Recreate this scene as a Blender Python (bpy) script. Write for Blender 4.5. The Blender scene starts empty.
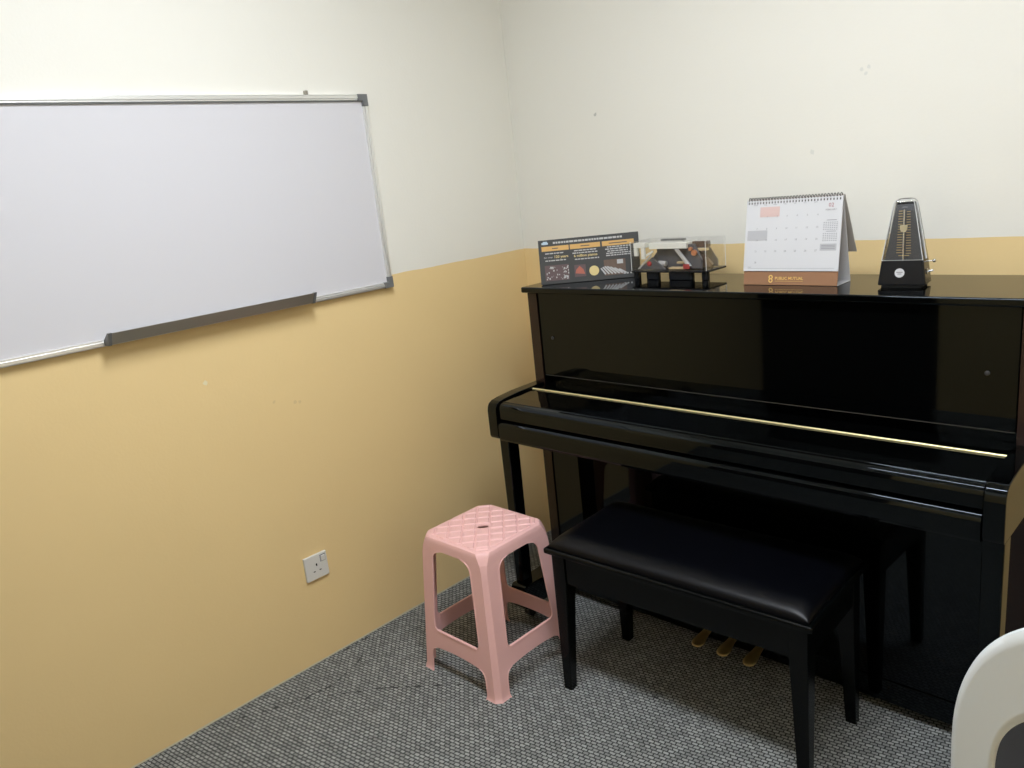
import bpy, bmesh, math
from mathutils import Vector, Matrix
S = bpy.context.scene
C = S.collection
PI = math.pi

# ------------------------------------------------------------------ camera
def make_camera():
    cd = bpy.data.cameras.new('camera'); co = bpy.data.objects.new('camera', cd); C.objects.link(co)
    r = Vector((0.71441289, 0.69192655, -0.10417235))
    u = Vector((-0.10103833, 0.24932568, 0.96313445))
    f = Vector((-0.69239113, 0.67755026, -0.24803258))
    m = Matrix((( r.x, u.x, -f.x, 2.2445), (r.y, u.y, -f.y, -2.3479), (r.z, u.z, -f.z, 1.5168), (0, 0, 0, 1)))
    co.matrix_world = m
    cd.sensor_fit = 'HORIZONTAL'; cd.sensor_width = 36.0
    cd.lens = 791.02 / 1024 * 36.0
    cd.clip_start = 0.02
    S.camera = co
make_camera()

# ------------------------------------------------------------------ world, exposure
W = bpy.data.worlds.new('world'); S.world = W; W.use_nodes = True
W.node_tree.nodes['Background'].inputs[0].default_value = (0.6, 0.65, 0.7, 1)
W.node_tree.nodes['Background'].inputs[1].default_value = 0.02
S.view_settings.view_transform = 'Standard'
try: S.view_settings.look = 'None'
except Exception: pass
S.view_settings.exposure = 0.0
S.view_settings.gamma = 1.0
S.view_settings.use_curve_mapping = False
LIGHT_STRENGTH = 44.5          # the emission of the ceiling panel's diffuser
LIGHT_POS = (1.50, -1.48, 2.70)

# ------------------------------------------------------------------ helpers: materials
def srgb(r, g, b):
    f = lambda c: c/12.92 if c <= 0.04045 else ((c+0.055)/1.055)**2.4
    return (f(r/255), f(g/255), f(b/255), 1)

def mat(name, col, rough=0.5, metal=0.0, spec=0.5, bump=0.0, bscale=200.0, coat=0.0, var=0.0):
    m = bpy.data.materials.new(name); m.use_nodes = True
    nt = m.node_tree; b = nt.nodes['Principled BSDF']
    b.inputs['Base Color'].default_value = col
    b.inputs['Roughness'].default_value = rough
    b.inputs['Metallic'].default_value = metal
    b.inputs['Specular IOR Level'].default_value = spec
    if coat:
        b.inputs['Coat Weight'].default_value = coat; b.inputs['Coat Roughness'].default_value = 0.03
    if bump or var:
        tc = nt.nodes.new('ShaderNodeTexCoord'); n = nt.nodes.new('ShaderNodeTexNoise')
        n.inputs['Scale'].default_value = bscale; n.inputs['Detail'].default_value = 3
        nt.links.new(tc.outputs['Object'], n.inputs['Vector'])
        if bump:
            bp = nt.nodes.new('ShaderNodeBump'); bp.inputs['Strength'].default_value = bump
            bp.inputs['Distance'].default_value = 0.002
            nt.links.new(n.outputs['Fac'], bp.inputs['Height']); nt.links.new(bp.outputs['Normal'], b.inputs['Normal'])
        if var:
            mx = nt.nodes.new('ShaderNodeMix'); mx.data_type = 'RGBA'
            mx.inputs['A'].default_value = tuple(c*(1-var) for c in col[:3])+(1,)
            mx.inputs['B'].default_value = tuple(min(1, c*(1+var)) for c in col[:3])+(1,)
            nt.links.new(n.outputs['Fac'], mx.inputs['Factor']); nt.links.new(mx.outputs['Result'], b.inputs['Base Color'])
    return m

def math_node(nt, op, a, b=None, c=None):
    n = nt.nodes.new('ShaderNodeMath'); n.operation = op
    for i, v in enumerate((a, b, c)):
        if v is None: continue
        if isinstance(v, (int, float)): n.inputs[i].default_value = v
        else: nt.links.new(v, n.inputs[i])
    return n.outputs[0]

def mix_col(nt, fac, a, b):
    n = nt.nodes.new('ShaderNodeMix'); n.data_type = 'RGBA'
    if isinstance(fac, (int, float)): n.inputs['Factor'].default_value = fac
    else: nt.links.new(fac, n.inputs['Factor'])
    for k, v in (('A', a), ('B', b)):
        if isinstance(v, tuple): n.inputs[k].default_value = v
        else: nt.links.new(v, n.inputs[k])
    return n.outputs['Result']

CREAM = (0.790, 0.770, 0.695, 1)
TAN = (0.80, 0.600, 0.298, 1)
PAINT_Z = 1.2446

def wall_mat(name, marks=()):
    """two-tone wall paint, ochre below the line and cream above, a few chips and scuffs of its own"""
    m = bpy.data.materials.new(name); m.use_nodes = True
    nt = m.node_tree; b = nt.nodes['Principled BSDF']
    tc = nt.nodes.new('ShaderNodeTexCoord'); sx = nt.nodes.new('ShaderNodeSeparateXYZ')
    nt.links.new(tc.outputs['Object'], sx.inputs[0])
    wob = nt.nodes.new('ShaderNodeTexNoise'); wob.inputs['Scale'].default_value = 9
    nt.links.new(tc.outputs['Object'], wob.inputs['Vector'])
    z = math_node(nt, 'ADD', sx.outputs['Z'], math_node(nt, 'MULTIPLY', math_node(nt, 'SUBTRACT', wob.outputs['Fac'], 0.5), 0.006))
    low = math_node(nt, 'LESS_THAN', z, PAINT_Z)
    big = nt.nodes.new('ShaderNodeTexNoise'); big.inputs['Scale'].default_value = 1.7; big.inputs['Detail'].default_value = 4
    nt.links.new(tc.outputs['Object'], big.inputs['Vector'])
    tan = mix_col(nt, big.outputs['Fac'], tuple(c*0.97 for c in TAN[:3])+(1,), tuple(c*1.03 for c in TAN[:3])+(1,))
    col = mix_col(nt, low, CREAM, tan)
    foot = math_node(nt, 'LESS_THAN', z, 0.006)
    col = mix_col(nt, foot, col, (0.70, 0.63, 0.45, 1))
    for p, rad, c in marks:
        d = nt.nodes.new('ShaderNodeVectorMath'); d.operation = 'DISTANCE'
        nt.links.new(tc.outputs['Object'], d.inputs[0]); d.inputs[1].default_value = p
        fn = nt.nodes.new('ShaderNodeTexNoise'); fn.inputs['Scale'].default_value = 160
        nt.links.new(tc.outputs['Object'], fn.inputs['Vector'])
        rr = math_node(nt, 'MULTIPLY', fn.outputs['Fac'], rad*2)
        col = mix_col(nt, math_node(nt, 'LESS_THAN', d.outputs['Value'], rr), col, c)
    nt.links.new(col, b.inputs['Base Color'])
    b.inputs['Roughness'].default_value = 0.55
    b.inputs['Specular IOR Level'].default_value = 0.35
    n = nt.nodes.new('ShaderNodeTexNoise'); n.inputs['Scale'].default_value = 120; n.inputs['Detail'].default_value = 3
    nt.links.new(tc.outputs['Object'], n.inputs['Vector'])
    n2 = nt.nodes.new('ShaderNodeTexNoise'); n2.inputs['Scale'].default_value = 5; n2.inputs['Detail'].default_value = 2
    nt.links.new(tc.outputs['Object'], n2.inputs['Vector'])
    h = math_node(nt, 'ADD', math_node(nt, 'MULTIPLY', n.outputs['Fac'], 0.0006), math_node(nt, 'MULTIPLY', n2.outputs['Fac'], 0.006))
    bp = nt.nodes.new('ShaderNodeBump'); bp.inputs['Strength'].default_value = 0.5; bp.inputs['Distance'].default_value = 1.0
    nt.links.new(h, bp.inputs['Height']); nt.links.new(bp.outputs['Normal'], b.inputs['Normal'])
    return m

def carpet_mat():
    m = bpy.data.materials.new('grey_woven_carpet'); m.use_nodes = True
    nt = m.node_tree; b = nt.nodes['Principled BSDF']
    tc = nt.nodes.new('ShaderNodeTexCoord'); mp = nt.nodes.new('ShaderNodeMapping')
    mp.inputs['Rotation'].default_value = (0, 0, math.radians(-9))
    nt.links.new(tc.outputs['Object'], mp.inputs['Vector'])
    dn = nt.nodes.new('ShaderNodeTexNoise'); dn.inputs['Scale'].default_value = 95
    nt.links.new(tc.outputs['Object'], dn.inputs['Vector'])
    add = nt.nodes.new('ShaderNodeVectorMath'); add.operation = 'MULTIPLY_ADD'
    nt.links.new(dn.outputs['Color'], add.inputs[0]); add.inputs[1].default_value = (0.006, 0.005, 0)
    nt.links.new(mp.outputs['Vector'], add.inputs[2])
    br = nt.nodes.new('ShaderNodeTexBrick')
    nt.links.new(add.outputs[0], br.inputs['Vector'])
    br.offset = 0.5
    br.inputs['Scale'].default_value = 1.0
    br.inputs['Brick Width'].default_value = 0.0180
    br.inputs['Row Height'].default_value = 0.0112
    br.inputs['Mortar Size'].default_value = 0.0023
    br.inputs['Mortar Smooth'].default_value = 0.6
    br.inputs['Color1'].default_value = (0.215, 0.223, 0.214, 1)
    br.inputs['Color2'].default_value = (0.36, 0.37, 0.355, 1)
    br.inputs['Mortar'].default_value = (0.040, 0.043, 0.042, 1)
    col = br.outputs['Color']
    sx = nt.nodes.new('ShaderNodeSeparateXYZ'); nt.links.new(tc.outputs['Object'], sx.inputs[0])
    sn = nt.nodes.new('ShaderNodeTexNoise'); sn.inputs['Scale'].default_value = 38; sn.inputs['Detail'].default_value = 2
    nt.links.new(tc.outputs['Object'], sn.inputs['Vector'])
    segs = [((.055, -1.52), (.135, -1.355)), ((.135, -1.355), (.30, -1.165)), ((.30, -1.165), (.50, -1.0)),
            ((.135, -1.345), (.150, -1.25)), ((.150, -1.25), (.112, -1.13)), ((.112, -1.13), (.085, -1.08)), ((.012, -1.12), (.014, -.93)),
            ((1.0, -.69), (1.03, -.705))]
    mask = None
    for (ax, ay), (bx, by) in segs:
        L = math.hypot(bx-ax, by-ay); dx, dy = (bx-ax)/L, (by-ay)/L
        rx = math_node(nt, 'SUBTRACT', sx.outputs['X'], ax); ry = math_node(nt, 'SUBTRACT', sx.outputs['Y'], ay)
        t = math_node(nt, 'ADD', math_node(nt, 'MULTIPLY', rx, dx), math_node(nt, 'MULTIPLY', ry, dy))
        n = math_node(nt, 'ABSOLUTE', math_node(nt, 'ADD', math_node(nt, 'MULTIPLY', rx, -dy), math_node(nt, 'MULTIPLY', ry, dx)))
        over = math_node(nt, 'MAXIMUM', math_node(nt, 'SUBTRACT', t, L), math_node(nt, 'MULTIPLY', t, -1))
        d = math_node(nt, 'MAXIMUM', n, over)
        w = math_node(nt, 'MULTIPLY', math_node(nt, 'SUBTRACT', sn.outputs['Fac'], 0.46), 0.026)
        k = math_node(nt, 'LESS_THAN', d, w)
        mask = k if mask is None else math_node(nt, 'MAXIMUM', mask, k)
    col = mix_col(nt, math_node(nt, 'MULTIPLY', mask, 0.85), col, (0.03, 0.032, 0.032, 1))
    nt.links.new(col, b.inputs['Base Color'])
    b.inputs['Roughness'].default_value = 0.95
    b.inputs['Specular IOR Level'].default_value = 0.1
    bp = nt.nodes.new('ShaderNodeBump'); bp.inputs['Strength'].default_value = 0.6; bp.inputs['Distance'].default_value = 0.003
    nt.links.new(math_node(nt, 'SUBTRACT', 1.0, br.outputs['Fac']), bp.inputs['Height'])
    nt.links.new(bp.outputs['Normal'], b.inputs['Normal'])
    return m

def acrylic_mat(name, tint=(1, 1, 1, 1), refl=0.5):
    m = bpy.data.materials.new(name); m.use_nodes = True
    nt = m.node_tree; nt.nodes.clear()
    o = nt.nodes.new('ShaderNodeOutputMaterial'); t = nt.nodes.new('ShaderNodeBsdfTransparent'); g = nt.nodes.new('ShaderNodeBsdfGlossy')
    t.inputs['Color'].default_value = tint; g.inputs['Roughness'].default_value = 0.03
    fr = nt.nodes.new('ShaderNodeFresnel'); fr.inputs['IOR'].default_value = 1.45
    mx = nt.nodes.new('ShaderNodeMixShader')
    nt.links.new(math_node(nt, 'MULTIPLY', fr.outputs[0], refl), mx.inputs[0])
    nt.links.new(t.outputs[0], mx.inputs[1]); nt.links.new(g.outputs[0], mx.inputs[2]); nt.links.new(mx.outputs[0], o.inputs[0])
    return m

def emit_mat(name, col, s):
    m = bpy.data.materials.new(name); m.use_nodes = True
    nt = m.node_tree; nt.nodes.clear()
    o = nt.nodes.new('ShaderNodeOutputMaterial'); e = nt.nodes.new('ShaderNodeEmission')
    e.inputs[0].default_value = col; e.inputs[1].default_value = s
    nt.links.new(e.outputs[0], o.inputs[0])
    return m

M = {}
M['wall_left'] = wall_mat('two_tone_wall_paint_left', [((0, -1.40, 1.039), .007, (.80, .70, .48, 1)), ((0, -1.127, .905), .006, (.72, .535, .275, 1)), ((0, -1.198, .925), .005, (.72, .535, .275, 1)), ((0, -1.11, .902), .005, (.72, .535, .275, 1))])
M['wall_back'] = wall_mat('two_tone_wall_paint_back', [((.412, 0, 1.711), .006, (.52, .51, .46, 1)), ((1.34, 0, 1.71), .005, (.69, .685, .63, 1)), ((1.352, 0, 1.698), .005, (.69, .685, .63, 1)), ((1.36, 0, 1.713), .005, (.69, .685, .63, 1)), ((1.199, 0, 1.505), .006, (.69, .685, .63, 1))])
M['wall'] = wall_mat('two_tone_wall_paint')
M['ceiling'] = mat('matt_white_ceiling', (.88, .88, .87, 1), 0.8, bump=0.1)
M['carpet'] = carpet_mat()
M['lacquer'] = mat('black_polyester_lacquer', (.0007, .0008, .0008, 1), 0.04, spec=0.33)
M['lacquer_satin'] = mat('black_satin_lacquer', (.005, .005, .0055, 1), 0.28, spec=0.4)
M['edge_brown'] = mat('dark_mahogany_lacquered_edge', (.020, .0100, .0080, 1), 0.10, spec=0.38)
M['black_wood'] = mat('black_painted_wood', (.0012, .0016, .0016, 1), 0.22, spec=0.22, bump=0.05, bscale=80)
M['leather'] = mat('black_leatherette', (.0010, .0012, .0024, 1), 0.33, spec=0.25, bump=0.18, bscale=900)
M['brass'] = mat('polished_brass', (.84, .65, .29, 1), 0.28, metal=.88)
M['brass_pale'] = mat('pale_brass_hinge', (.92, .79, .42, 1), 0.40, metal=.6)
M['steel'] = mat('brushed_steel', (.62, .62, .60, 1), 0.25, metal=1)
M['lacquer'].node_tree.nodes['Principled BSDF'].inputs['Specular Tint'].default_value = (.78, .91, 1.0, 1)
M['rubber'] = mat('black_rubber', (.012, .012, .012, 1), 0.6)
M['grey_rubber'] = mat('grey_rubber', (.035, .035, .035, 1), 0.45)
M['pink'] = mat('pink_moulded_plastic', (.82, .485, .46, 1), 0.42, spec=0.4, bump=0.04, bscale=300)
M['white_plastic'] = mat('white_plastic', (.68, .67, .62, 1), 0.3)
M['chair_plastic'] = mat('off_white_chair_plastic', (.66, .695, .70, 1), 0.36, bump=0.05, bscale=500)
M['dark_hole'] = mat('dark_recess', (.015, .013, .010, 1), 0.8)
M['board_white'] = mat('white_enamel_board', (.650, .640, .665, 1), 0.36, spec=0.45)
M['alu'] = mat('anodised_aluminium', (.84, .84, .82, 1), 0.36, metal=0.8)
M['alu_dull'] = mat('dull_aluminium', (.34, .32, .27, 1), 0.45, metal=0.6)
M['corner_grey'] = mat('grey_corner_plastic', (.15, .155, .155, 1), 0.45)
M['acrylic'] = acrylic_mat('clear_acrylic', (1, 1, 1, 1), 0.30)
M['smoke_clear'] = acrylic_mat('clear_styrene_cover', (.97, .975, .98, 1), 0.8)
M['sign_grey'] = mat('printed_charcoal_card', (.052, .053, .053, 1), 0.35, spec=0.4)
M['orange'] = mat('printed_orange', (.62, .37, .12, 1), 0.4)
M['print_white'] = mat('printed_pale_grey', (.48, .48, .47, 1), 0.5)
M['print_yellow'] = mat('printed_yellow', (.68, .54, .24, 1), 0.5)
M['print_dark'] = mat('printed_dark_ink', (.08, .075, .07, 1), 0.5)
M['print_grey'] = mat('printed_mid_grey', (.22, .22, .235, 1), 0.5)
M['print_red'] = mat('printed_red', (.36, .11, .11, 1), 0.5)
M['print_pink'] = mat('printed_pink', (.62, .455, .42, 1), 0.5)
M['print_lightgrey'] = mat('printed_light_grey', (.44, .44, .455, 1), 0.5)
M['print_blue'] = mat('printed_pale_blue', (.45, .58, .68, 1), 0.5)
M['photo_crowd'] = mat('printed_photo_maroon', (.115, .075, .075, 1), 0.45)
M['paper'] = mat('white_coated_paper', (.60, .60, .61, 1), 0.5)
M['paper_back'] = mat('grey_paper_backs', (.52, .49, .45, 1), 0.6)
M['card_brown'] = mat('tan_brown_card', (.29, .145, .072, 1), 0.5)
M['gold_print'] = mat('gold_foil_print', (.92, .62, .20, 1), 0.35, metal=0.4)
M['wire_black'] = mat('black_coated_wire', (.016, .016, .018, 1), 0.5)
M['metro_black'] = mat('glossy_black_plastic', (.008, .0090, .011, 1), 0.2, spec=0.22)
M['metro_face'] = mat('charcoal_scale_plate', (.085, .09, .10, 1), 0.4)
M['gold_scale'] = mat('gold_scale_marks', (.72, .55, .25, 1), 0.4, metal=0.3)
M['model_grey'] = mat('grey_cast_metal', (.13, .13, .14, 1), 0.4, metal=0.3)
M['model_grey_light'] = mat('light_grey_metal', (.60, .60, .60, 1), 0.35, metal=0.4)
M['ivory'] = mat('ivory_key_plastic', (.85, .84, .76, 1), 0.3)
M['spruce'] = mat('pale_spruce', (.62, .48, .28, 1), 0.5, bscale=60, var=.2)
M['brown_wood'] = mat('dark_action_wood', (.13, .085, .06, 1), 0.5, bscale=60, var=.2)
M['felt_red'] = mat('red_felt', (.42, .05, .05, 1), 0.9)
M['copper'] = mat('copper_roller', (.70, .32, .18, 1), 0.3, metal=0.6)
M['door_dark'] = mat('dark_stained_door', (.010, .009, .009, 1), 0.5, bscale=30, var=.3)
M['batten_white'] = mat('white_lamp_housing', (.75, .75, .75, 1), 0.4)
M['lamp'] = emit_mat('lit_diffuser', (0.945, 1.0, 1.085, 1), LIGHT_STRENGTH)

# ------------------------------------------------------------------ helpers: shapes
def new(): return bmesh.new()

def _merge(dst, src):
    me = bpy.data.meshes.new('tmp'); src.to_mesh(me); src.free(); dst.from_mesh(me); bpy.data.meshes.remove(me)

def box(bm, x0, x1, y0, y1, z0, z1, bev=0.0, seg=2, mtx=None):
    t = bmesh.new()
    bmesh.ops.create_cube(t, size=1)
    for v in t.verts:
        v.co = Vector((x0+(v.co.x+.5)*(x1-x0), y0+(v.co.y+.5)*(y1-y0), z0+(v.co.z+.5)*(z1-z0)))
    if bev: bmesh.ops.bevel(t, geom=t.edges[:], offset=bev, segments=seg, profile=.5, affect='EDGES', clamp_overlap=True)
    if mtx is not None: bmesh.ops.transform(t, matrix=mtx, verts=t.verts[:])
    _merge(bm, t); return bm

def prism(bm, pts, axis, a0, a1, bev=0.0, seg=2, mtx=None):
    """polygon extruded along an axis; pts are (y,z) for x, (x,z) for y, (x,y) for z"""
    t = bmesh.new()
    def P(p, a):
        return {'x': (a, p[0], p[1]), 'y': (p[0], a, p[1]), 'z': (p[0], p[1], a)}[axis]
    A = [t.verts.new(P(p, a0)) for p in pts]; B = [t.verts.new(P(p, a1)) for p in pts]
    t.faces.new(A); t.faces.new(B[::-1])
    n = len(pts)
    for i in range(n): t.faces.new((A[(i+1) % n], A[i], B[i], B[(i+1) % n]))
    bmesh.ops.recalc_face_normals(t, faces=t.faces[:])
    if bev: bmesh.ops.bevel(t, geom=t.edges[:], offset=bev, segments=seg, profile=.5, affect='EDGES', clamp_overlap=True)
    if mtx is not None: bmesh.ops.transform(t, matrix=mtx, verts=t.verts[:])
    _merge(bm, t); return bm

def loft(bm, rings, cap=True, mtx=None):
    t = bmesh.new()
    R = [[t.verts.new(p) for p in r] for r in rings]
    for a, b in zip(R[:-1], R[1:]):
        n = len(a)
        for i in range(n): t.faces.new((a[i], a[(i+1) % n], b[(i+1) % n], b[i]))
    if cap: t.faces.new(R[0][::-1]); t.faces.new(R[-1])
    bmesh.ops.recalc_face_normals(t, faces=t.faces[:])
    if mtx is not None: bmesh.ops.transform(t, matrix=mtx, verts=t.verts[:])
    _merge(bm, t); return bm

def tube(bm, pts, r, n=10, mtx=None):
    pts = [Vector(p) for p in pts]; rings = []
    for i, p in enumerate(pts):
        d = (pts[min(i+1, len(pts)-1)]-pts[max(i-1, 0)]).normalized()
        a = d.orthogonal() if i == 0 else prev - d*prev.dot(d)
        a.normalize(); prev = a; b = d.cross(a)
        rr = r[i] if isinstance(r, (list, tuple)) else r
        rings.append([p + (a*math.cos(2*PI*k/n)+b*math.sin(2*PI*k/n))*rr for k in range(n)])
    return loft(bm, rings, True, mtx)

def ball(bm, c, r, sc=(1, 1, 1), n=16):
    t = bmesh.new(); bmesh.ops.create_uvsphere(t, u_segments=n, v_segments=n//2, radius=r)
    for v in t.verts: v.co = Vector((c[0]+v.co.x*sc[0], c[1]+v.co.y*sc[1], c[2]+v.co.z*sc[2]))
    _merge(bm, t); return bm

def rrect(x0, x1, y0, y1, r, n=5):
    out = []
    for cx, cy, a in ((x1-r, y1-r, 0), (x0+r, y1-r, 90), (x0+r, y0+r, 180), (x1-r, y0+r, 270)):
        for k in range(n+1):
            t = math.radians(a+90*k/n); out.append((cx+r*math.cos(t), cy+r*math.sin(t)))
    return out

def text_bm(bm, s, size, pos, align='CENTER', mtx=None, bold=0.0):
    """flat lettering in the x-z plane facing -y, added to bm"""
    cu = bpy.data.curves.new('txt', 'FONT'); cu.body = s; cu.size = size; cu.align_x = align; cu.resolution_u = 2; cu.offset = bold
    ob = bpy.data.objects.new('txt', cu); C.objects.link(ob)
    dg = bpy.context.evaluated_depsgraph_get(); dg.update()
    me = bpy.data.meshes.new_from_object(ob.evaluated_get(dg))
    bpy.data.objects.remove(ob); bpy.data.curves.remove(cu)
    t = bmesh.new(); t.from_mesh(me); bpy.data.meshes.remove(me)
    for v in t.verts: v.co = Vector((pos[0]+v.co.x, pos[1], pos[2]+v.co.y))
    if mtx is not None: bmesh.ops.transform(t, matrix=mtx, verts=t.verts[:])
    _merge(bm, t); return bm

def obj(name, bm, m, parent=None, org=(0, 0, 0), smooth=35):
    if any(org): bmesh.ops.translate(bm, verts=bm.verts[:], vec=-Vector(org))
    me = bpy.data.meshes.new(name); bm.to_mesh(me); bm.free()
    me.materials.append(m)
    if smooth:
        for p in me.polygons: p.use_smooth = True
        me.set_sharp_from_angle(angle=math.radians(smooth))
    o = bpy.data.objects.new(name, me); C.objects.link(o)
    if smooth:
        wn = o.modifiers.new('weighted_normals', 'WEIGHTED_NORMAL'); wn.keep_sharp = True; wn.weight = 100
    if parent is not None: o.parent = parent
    return o

def obj_multi(name, pairs, parent=None, org=(0, 0, 0), smooth=35):
    """one part whose printed pattern lies in the same mesh, one material slot each"""
    big = bmesh.new()
    for i, (b_, m_) in enumerate(pairs):
        for f in b_.faces: f.material_index = i
        _merge(big, b_)
    o = obj(name, big, pairs[0][1], parent, org, smooth)
    for b_, m_ in pairs[1:]: o.data.materials.append(m_)
    return o

def thing(name, label, cat, loc=(0, 0, 0), rotz=0, group=None):
    o = bpy.data.objects.new(name, None); C.objects.link(o); o.empty_display_size = .05
    o.location = loc; o.rotation_euler = (0, 0, rotz); o['label'] = label; o['category'] = cat
    if group: o['group'] = group
    return o

def struct(name, bm, m, label, cat):
    o = obj(name, bm, m, smooth=0); o['kind'] = 'structure'; o['label'] = label; o['category'] = cat
    return o

# ------------------------------------------------------------------ the room
RX, RY, RZ = 2.80, -2.71, 2.72
T = .10
struct('floor', box(new(), -T, RX+T, RY-T, T, -.08, 0), M['carpet'], 'grey woven carpet floor with dark cut seams', 'floor')
struct('wall_left', box(new(), -T, 0, RY, 0, 0, RZ), M['wall_left'], 'left wall, cream above and ochre below, carrying the whiteboard', 'wall')
struct('wall_back', box(new(), -T, RX+T, 0, T, 0, RZ), M['wall_back'], 'back wall behind the piano, cream above a narrow ochre band', 'wall')
struct('wall_right', box(new(), RX, RX+T, RY, 0, 0, RZ), M['wall'], 'right wall beyond the piano end, outside the frame', 'wall')
bm = new()
DX0, DX1, DZ = .0, .985, 2.08
box(bm, -T, DX0, RY-T, RY, 0, RZ); box(bm, DX1, RX+T, RY-T, RY, 0, RZ); box(bm, DX0, DX1, RY-T, RY, DZ, RZ)
struct('wall_front', bm, M['wall'], 'wall behind the camera with the doorway, seen only in reflections', 'wall')
struct('ceiling', box(new(), -T, RX+T, RY-T, T, RZ, RZ+.08), M['ceiling'], 'plain white ceiling above the frame', 'ceiling')
d = struct('door_1', box(new(), DX0+.004, DX1-.004, RY-.07, RY-.03, .005, DZ-.004, .003), M['door_dark'], 'dark door reflected in the black upper panel of the piano', 'door')
hb = new(); tube(hb, [(DX0+.10, RY-.032, 1.0), (DX0+.10, RY+.015, 1.0), (DX0+.11, RY+.02, 1.0), (DX0+.22, RY+.02, 1.0)], .009)
obj('door_handle', hb, M['steel'], d)

# ------------------------------------------------------------------ ceiling panel lamp (the light of the room)
lx, ly, lz = LIGHT_POS
t = thing('ceiling_light', 'white flat ceiling light panel over the middle of the room', 'ceiling light', (lx, ly, RZ))
bm = new()
for x0, x1, y0, y1 in ((-.62, .62, -.17, -.152), (-.62, .62, .152, .17), (-.62, -.602, -.1515, .1515), (.602, .62, -.1515, .1515)):
    box(bm, x0, x1, y0, y1, -.040, -.0005, .003)
obj('frame', bm, M['batten_white'], t)
obj('diffuser', box(new(), -.6015, .6015, -.1515, .1515, -.032, -.026), M['lamp'], t, smooth=0)

# ------------------------------------------------------------------ upright piano
PX0, PX1 = .367, 1.877
PYF = -.392
PO = (1.122, -.36, 0)
pn = thing('upright_piano', 'glossy black upright piano with brass hinge line, against the back wall', 'piano', PO)
LQ = M['lacquer']
def pp(name, bm, m=LQ, parent=pn, **k): return obj(name, bm, m, parent, PO, **k)
for x0, x1 in ((PX0, PX0+.042), (PX1-.042, PX1)):
    s = pp('side_panel', box(new(), x0, x1, PYF+.004, -.088, .02, 1.14, .002))
    e = pp('edge_strip', box(new(), x0+.001, x1-.001, PYF, PYF+.0035, .022, 1.138, .001), M['edge_brown'], s)
    e['label'] = 'dark brown front edge of the side panel'
pp('back_frame', box(new(), PX0+.043, PX1-.043, -.125, -.089, .03, 1.138))
# lid with a rounded edge
lid = pp('top_lid', box(new(), .352, 1.892, -.4065, -.082, 1.1405, 1.1602, .005, 3))
# upper panel
pp('upper_panel', box(new(), PX0+.0435, PX1-.0435, -.386, -.366, .852, 1.139, .0025, 3))
f_ = pp('brown_strip', box(new(), PX0+.046, PX1-.046, -.3867, -.368, .8500, .8515), mat('matt_brown_strip', (.035, .030, .022, 1), .9)); f_['label'] = 'thin brown strip under the upper panel'  # thin matt brown line along the panel's lower edge
for bx in (.462, 1.772):
    b_ = new(); tube(b_, [(bx, -.3865, .985), (bx, -.3895, .985), (bx, -.391, .985)], [.0055, .0055, .003], 14)
    o = pp('bumper', b_, M['grey_rubber']); o['label'] = 'small grey rubber bumper button'
# shelf strip between the upper panel and the fallboard hinge
pp('fallboard_rail', prism(new(), [(-.345, .8190), (-.4500, .8175), (-.452, .812), (-.452, .795), (-.345, .795)], 'x', .4095, 1.8345, .001))
pp('music_rail', box(new(), .4105, 1.8335, -.362, -.346, .8195, .90))
fb = pp('fallboard', prism(new(), [(-.4545, .8165), (-.480, .8180), (-.560, .8158), (-.606, .8135), (-.6065, .8115), (-.6150, .8095), (-.6215, .8055), (-.6265, .7990), (-.6290, .790), (-.6290, .7590), (-.622, .7542), (-.4545, .7542)], 'x', .411, 1.833, .0012))
hg = new(); tube(hg, [(.406, -.4533, .8178), (1.833, -.4533, .8178)], .0029, 10)
h_ = pp('hinge', hg, M['brass_pale'], fb); h_['label'] = 'long pale brass piano hinge'
pp('key_slip', prism(new(), [(-.560, .752), (-.617, .752), (-.6245, .7508), (-.6305, .7475), (-.6355, .7420), (-.6380, .7340), (-.638, .693), (-.634, .685), (-.560, .685)], 'x', .411, 1.833, .0012))
pp('key_bed', box(new(), .419, 1.830, -.615, -.367, .680, .684))
pp('key_frame', box(new(), .411, 1.833, -.56, -.367, .6845, .7530))
# cheeks: the arms at both ends
for x0, x1 in ((PX0, .4085), (1.8355, PX1)):
    pr = [(-.3925, .827), (-.52, .8255), (-.59, .8205), (-.615, .8165), (-.629, .8095), (-.636, .799), (-.639, .785), (-.639, .700), (-.634, .690), (-.3925, .690)]
    pp('arm', prism(new(), pr, 'x', x0, x1, .003, 2))
# legs with toe blocks
for x0, x1, sgn in ((PX0+.008, PX0+.050, 1), (PX1-.044, PX1-.001, -1)):
    bm = new()
    xa, xb = (x0, x1) if sgn > 0 else (x1, x0)
    def ring(z, sh):
        xo = xa + sgn*sh*.4; xi = xb - sgn*sh
        l, r_ = min(xo, xi), max(xo, xi)
        fy = 0 if sgn > 0 else -.022
        return [(p[0], p[1]+fy, z) for p in rrect(l, r_, -.606+sh*.5, -.556-sh*.5, .004, 3)]
    loft(bm, [ring(.1405, .004), ring(.30, .003), ring(.60, .0005), ring(.6897, 0)])
    pp('leg', bm)
    w0, w1 = (PX0+.001, PX0+.066) if sgn > 0 else (PX1-.066, PX1-.001)
    tb = pp('toe_block', prism(new(), [(-.3935, .140), (-.612, .140), (-.622, .134), (-.626, .122), (-.626, .062), (-.618, .050), (-.3935, .050)], 'x', w0, w1, .004, 2))
    cb = new(); xm = (w0+w1)/2
    tube(cb, [(xm-.012, -.57, .021), (xm-.011, -.57, .021), (xm+.011, -.57, .021), (xm+.012, -.57, .021)], [.016, .021, .021, .016], 18)
    box(cb, xm-.016, xm+.016, -.585, -.555, .036, .0505)
    pp('caster', cb, M['rubber'], tb)
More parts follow.
